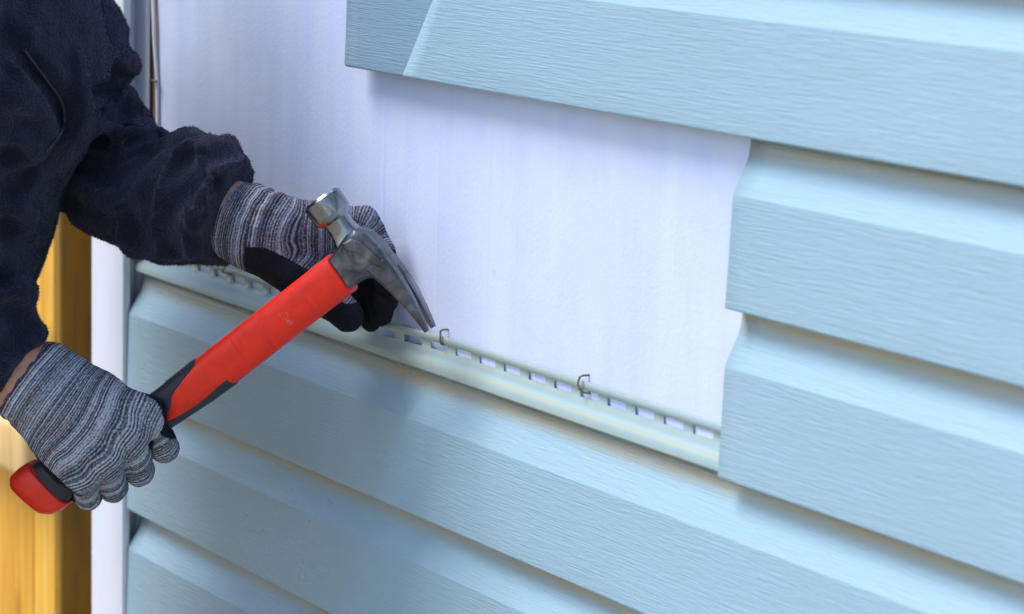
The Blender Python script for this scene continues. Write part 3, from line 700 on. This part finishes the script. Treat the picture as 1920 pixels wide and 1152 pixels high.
setattr_f(gl2.data, 'coat', coat); gl2['label'] = 'melange knit glove with black palm behind the hammer head'

# --- skin: wrists, forearms, neck and head as one body
bd = Field()
bd.chain([PL(70, 731, HB - .022), PL(48, 713, HB - .022), PL(-30, 640, HB - .02), PL(-330, 420, 1.96), PL(-200, -90, 1.93)], [.024, .0262, .0300, .040, .046], .02)
bd.chain([PL(480, 428, LB), PL(440, 410, LB), PL(395, 388, LB + .006), PL(190, 270, 2.165), PL(-20, -80, 2.265)], [.0225, .0235, .0215, .030, .045], .02)
neck0, neck1 = PL(-150, -190, 2.12), PL(-105, -330, 2.11)
bd.chain([PL(-200, -90, 1.95), PL(-190, -130, 2.12), PL(-80, -110, 2.27)], [.05, .075, .05], .03)
bd.chain([PL(-190, -130, 2.12), PL(-195, 250, 2.12), PL(-260, 560, 2.12)], [.10, .11, .11], .04)
bd.chain([neck0, neck1], [.058, .054], .02)
hc = PL(-90, -470, 2.11)
bd.cone(hc, hc + np.array([-.035, .02, 0]), .082, .084, .03)
bd.chain([hc + np.array([.03, -.05, 0]), hc + np.array([.055, -.085, 0])], [.058, .036], .03)         # jaw and chin
bd.chain([hc + np.array([.083, .0, 0]), hc + np.array([.101, -.032, 0])], [.010, .013], .014)         # nose
for sg in (1, -1):
    bd.cone(hc + np.array([.070, .012, .034 * sg]), hc + np.array([.074, .012, .028 * sg]), .018, .018, .01)
    bd.chain([hc + np.array([-.012, .01, .080 * sg]), hc + np.array([-.008, -.03, .078 * sg])], [.016, .012], .008)   # ears
bd.chain([hc + np.array([.084, -.062, -.02]), hc + np.array([.088, -.062, 0]), hc + np.array([.084, -.062, .02])], [.008, .009, .008], .008)  # lips
lo, hi = bounds(bd, .01)
body, _, _ = sdf_obj('body', bd, lo, hi, .0055, M_skin, person, 1)
M_hair, nt, b = mat('dark_hair', (.02, .014, .01), .6)
hr = Field(); hr.cone(hc + np.array([.0, .010, 0]), hc + np.array([-.040, .024, 0]), .087, .090, .03)
lo, hi = bounds(hr, .01); sdf_obj('hair', hr, lo, hi, .005, M_hair, person, 1, mk=lambda f: (lambda p: np.maximum(f(p), (p - (hc + np.array([.030, .022, 0]))) @ np.array([.62, -.78, 0]))))
tr = Field()
for sx, dd in ((-330, 2.04), (-310, 2.22)):
    top = PL(sx, 640, dd); kn = to_w(top); kn = np.array([kn[0], kn[1] - .02, .50]); an = np.array([kn[0] - .02, kn[1], .07])
    tr.chain([top, to_l(kn), to_l(an)], [.098, .066, .055], .03)
    tr.chain([to_l(an + [0, 0, -.025]), to_l(an + [.16, .02, -.04])], [.045, .035], .02)
tr.chain([PL(-330, 600, 2.05), PL(-310, 600, 2.21)], [.11, .11], .05)
lo, hi = bounds(tr, .01); sdf_obj('trousers', tr, lo, hi, .009, M_trou, person, 1)

# --- jacket: torso and both sleeves as one cloth surface, folds modelled on it
J = Field()
def ball(px, py, d, r, k=.012, tv=0): c = PL(px, py, d); J.cone(c, c, mm(r, d), mm(r, d), k, 0, tv)
J.chain([PL(-195, -110, 2.12), PL(-200, 150, 2.12), PL(-215, 380, 2.13), PL(-270, 540, 2.13)], [.115, .128, .125, .120], .05)
J.chain([PL(-175, -120, 1.96), PL(-170, 120, 1.99), PL(-190, 420, 2.02)], [.075, .105, .10], .06)
J.chain([PL(-120, -110, 2.25), PL(-140, 120, 2.22), PL(-190, 420, 2.2)], [.075, .105, .10], .06)
J.chain([PL(30, -120, 2.05), PL(26, 30, 2.04), PL(38, 120, 2.035), PL(42, 205, 2.03)], [mm(118, 2), mm(130, 2), mm(122, 2), mm(120, 2)], .05)
J.chain([PL(-10, 240, 2.05), PL(-40, 340, 2.06), PL(-58, 410, 2.06), PL(-66, 470, 2.07)], [mm(122, 2), mm(112, 2), mm(120, 2), mm(84, 2)], .03)
# far sleeve
for a in ((20, -80, 2.26, 150), (62, 5, 2.235, 140), (108, 88, 2.215, 136), (135, 215, 2.17, 118), (165, 245, 2.155, 114), (212, 304, 2.125, 104), (222, 350, 2.12, 106), (262, 368, 2.10, 102), (300, 372, 2.075, 104), (330, 400, 2.055, 98), (358, 425, 2.035, 80), (392, 352, 2.028, 82), (370, 375, 2.035, 94)):
    ball(a[0], a[1], a[2], a[3], .012, 1)
J.chain([PL(400, 388, 2.028), PL(440, 409, 2.020)], [mm(86, 2), mm(74, 2)], .01)
J.chain([PL(330, 470, 2.035), PL(372, 486, 2.03)], [mm(46, 2), mm(32, 2)], .02)
for (ax, ay, bx, by, d_, th_) in ((256, 112, 60, 150, 2.21, 27), (274, 196, 112, 392, 2.14, 25), (318, 242, 178, 440, 2.105, 25), (380, 264, 244, 482, 2.065, 27), (432, 260, 304, 508, 2.038, 27), (468, 300, 366, 514, 2.024, 25)):
    ca = PL((ax + bx) / 2, (ay + by) / 2, d_); hv = PL(ax, ay, d_) - ca; half = float(np.linalg.norm(hv)); nv = np.cross(hv, [0, 0, 1.0]); nv /= np.linalg.norm(nv); nv = nv + np.array([0, 0, .25]); nv /= np.linalg.norm(nv)
    disc(J, ca, nv, half - mm(th_, 2.05), mm(th_, 2.05), .006, up=hv / half, squash=1.0)
# near sleeve
J.chain([PL(-175, -120, 1.95), PL(-290, 180, 1.93), PL(-330, 420, 1.95)], [.07, .072, .066], .03)
J.chain([PL(-330, 420, 1.95), PL(-150, 560, 1.99)], [.064, .058], .03)
for a in ((-110, 570, 1.99, 116), (-40, 600, 1.995, 104), (-20, 575, 2.0, 78), (-6, 640, 2.0, 88), (16, 655, 2.0, 72)):
    ball(a[0], a[1], a[2], a[3], .008, 2)
disc(J, PL(34, 682, HB - .02), nrm, .0245, .011, .008)
base = list(J.c); JB = Field(); JB.c = base
def draw(pts, r, k, sign, sink):
    q = [march(JB, *p) for p in pts]; q = smooth_path(q, 4)
    q = [v / np.linalg.norm(v) * (np.linalg.norm(v) + sink) for v in q]
    n = len(q) - 1
    for i in range(n):
        w0, w1 = math.sin(math.pi * min(1, max(.12, i / n))) ** .6, math.sin(math.pi * min(1, max(.12, (i + 1) / n))) ** .6
        w0, w1 = max(w0, .35), max(w1, .35)
        J.cone(q[i], q[i + 1], sign * r * w0, sign * r * w1, k)
ridges = [[(178, 192), (210, 180), (246, 172)], [(182, 240), (225, 224), (275, 214)], [(196, 288), (255, 262), (318, 256)], [(235, 300), (300, 276), (350, 262), (392, 262)],
          [(300, 380), (326, 322), (372, 280), (420, 266)], [(330, 405), (360, 350), (405, 318)], [(350, 440), (374, 380), (420, 334), (470, 338)],
          [(258, 400), (256, 440), (292, 486)], [(322, 400), (320, 452), (350, 500)], [(355, 440), (385, 470), (412, 474)], [(170, 300), (190, 360), (230, 400)], [(205, 95), (228, 120), (250, 132)],
          [(140, 345), (175, 352), (215, 350)], [(20, 100), (60, 190), (80, 250), (40, 320)], [(140, 110), (150, 200), (130, 270)], [(0, 190), (40, 180), (80, 210)], [(0, 390), (40, 400), (52, 450)], [(5, 30), (10, 80), (30, 120)],
          [(0, 545), (30, 540), (52, 565)], [(2, 618), (38, 606), (70, 622)], [(6, 690), (40, 665), (78, 632)], [(0, 250), (40, 270), (70, 300)]]
for r_ in ridges: draw(r_, .0110, .007, 1, .0045)
creases = [[(172, 173), (205, 160), (241, 150)], [(185, 214), (230, 204), (284, 202)], [(186, 272), (255, 246), (330, 248)], [(215, 300), (285, 268), (345, 250)],
           [(304, 365), (330, 312), (360, 285)], [(322, 396), (345, 345), (372, 318)], [(366, 410), (380, 358), (425, 328)], [(243, 392), (240, 435), (282, 478)],
           [(310, 378), (306, 450), (336, 500)], [(343, 428), (374, 468), (408, 478)], [(155, 320), (190, 328), (228, 330)],
           [(60, 0), (36, 50), (44, 92), (92, 156), (116, 200), (118, 240), (84, 288)], [(70, 315), (40, 345), (10, 366)], [(0, 300), (30, 290)], [(0, 430), (25, 428)], [(20, 0), (22, 60), (10, 130)],
           [(0, 592), (25, 585), (56, 592)], [(0, 655), (35, 640), (72, 604)], [(0, 525), (20, 520)]]
for c_ in creases: draw(c_, .0048 if max(q_[0] for q_ in c_) > 400 else .0085, .008, -1, -.0005)
cuffn2 = n2
def mk_j(f):
    def g_(p):
        d = f(p); q = (p - CUT2) @ cuffn2; near2 = (p[..., 0] > float(PL(300, 0, 2.0)[0]))
        d = np.where(near2, np.maximum(d, q), d)                                 # far cuff opening
        c = (p - CUT1) @ nrm; near = (p[..., 1] < float(PL(0, 500, 2.0)[1])) & (p[..., 0] > float(PL(-130, 0, 2.0)[0]))
        return np.where(near, np.maximum(d, c), d)
    return g_
CUT2 = PL(431, 405, 2.022); CUT1 = PL(44, 692, HB - .02)
f_j = mk_j(J)
lo, hi = bounds(J, .01)
def fray(V, Q):
    # small crumples of the cloth
    n = vnormals(V, Q)
    d = np.array([mnoise.noise(tuple(v * 34)) * .0034 + mnoise.noise(tuple(v * 85)) * .0014 for v in V]); return V + n * d[:, None], Q
jk, JV, JQ = sdf_obj('jacket', J, lo, hi, .0043, M_fleece, person, 1, fray, mk_j); jk['label'] = 'thick navy fleece jacket with bunched sleeves'
sm = jk.modifiers.new('smooth', 'SUBSURF'); sm.levels = 1; sm.render_levels = 1
# fleece pile: short fibres standing on the cloth
def pile():
    a, b_, c, d = (JV[JQ[:, i]] for i in range(4)); ar = np.linalg.norm(np.cross(c - a, d - b_), axis=1) / 2
    fx = np.array([W0 / 2 + F * a[:, 0] / -a[:, 2], H0 / 2 - F * a[:, 1] / -a[:, 2]]).T
    wgt = ar * np.where((fx[:, 0] > -120) & (fx[:, 1] > -120) & (fx[:, 1] < 850), 1.0, .12)
    n = 230000; k = rng.choice(len(JQ), n, p=wgt / wgt.sum()); u, v = rng.random((2, n, 1))
    p = (a[k] * (1 - u) + b_[k] * u) * (1 - v) + (d[k] * (1 - u) + c[k] * u) * v
    nr = np.cross(c[k] - a[k], d[k] - b_[k]); nr /= np.linalg.norm(nr, axis=1)[:, None] + 1e-9
    gnd = normals(J, p[:2000].astype(np.float32), .002); s = np.sign((gnd * nr[:2000]).sum(1).mean()); nr *= s
    cl = rng.normal(size=(n, 3)) * .55; fl = np.stack([np.sin(p[:, 0] * 160 + p[:, 1] * 90), np.cos(p[:, 1] * 170 + p[:, 2] * 60), np.sin(p[:, 2] * 150)], 1) * .45
    dr = nr + cl + fl; dr /= np.linalg.norm(dr, axis=1)[:, None]; dr += nr * .25
    L = rng.uniform(.0009, .0024, (n, 1)); w = np.cross(dr, rng.normal(size=(n, 3))); w /= np.linalg.norm(w, axis=1)[:, None] + 1e-9; w *= rng.uniform(.00022, .0004, (n, 1))
    p = p - nr * .0006; VV = np.stack([p - w, p + w, p + dr * L], 1).reshape(-1, 3)
    o = from_np('fleece_pile', to_w(VV), np.arange(3 * n).reshape(-1, 3), M_pile, jk, False); o['kind'] = 'stuff'
pile()
# pocket zip sewn along the jacket front
zp = smooth_path([march(f_j, *p) for p in ((45, 95), (68, 126), (92, 158), (110, 182), (119, 205), (120, 232), (106, 262), (86, 288))], 8)
zp = np.array([v * (1 - .0022) for v in zp])
V, Q = tube_np(to_w(zp), .0017, 8); zo = from_np('zip', V, Q, M_zip, jk)
for i in range(0, len(zp) - 1, 2):
    c = to_w(zp[i]); t = to_w(zp[i + 1]) - c; t /= np.linalg.norm(t); s_ = np.cross(t, FWD); s_ /= np.linalg.norm(s_)
    bm = bmesh.new(); box(bm, c - FWD * .0012, (.0032, .0012, .0012), Matrix([[s_[r], t[r], -FWD[r], 0] for r in range(3)] + [[0, 0, 0, 1]])); from_bm('zip_tooth', bm, M_zip, zo, False)
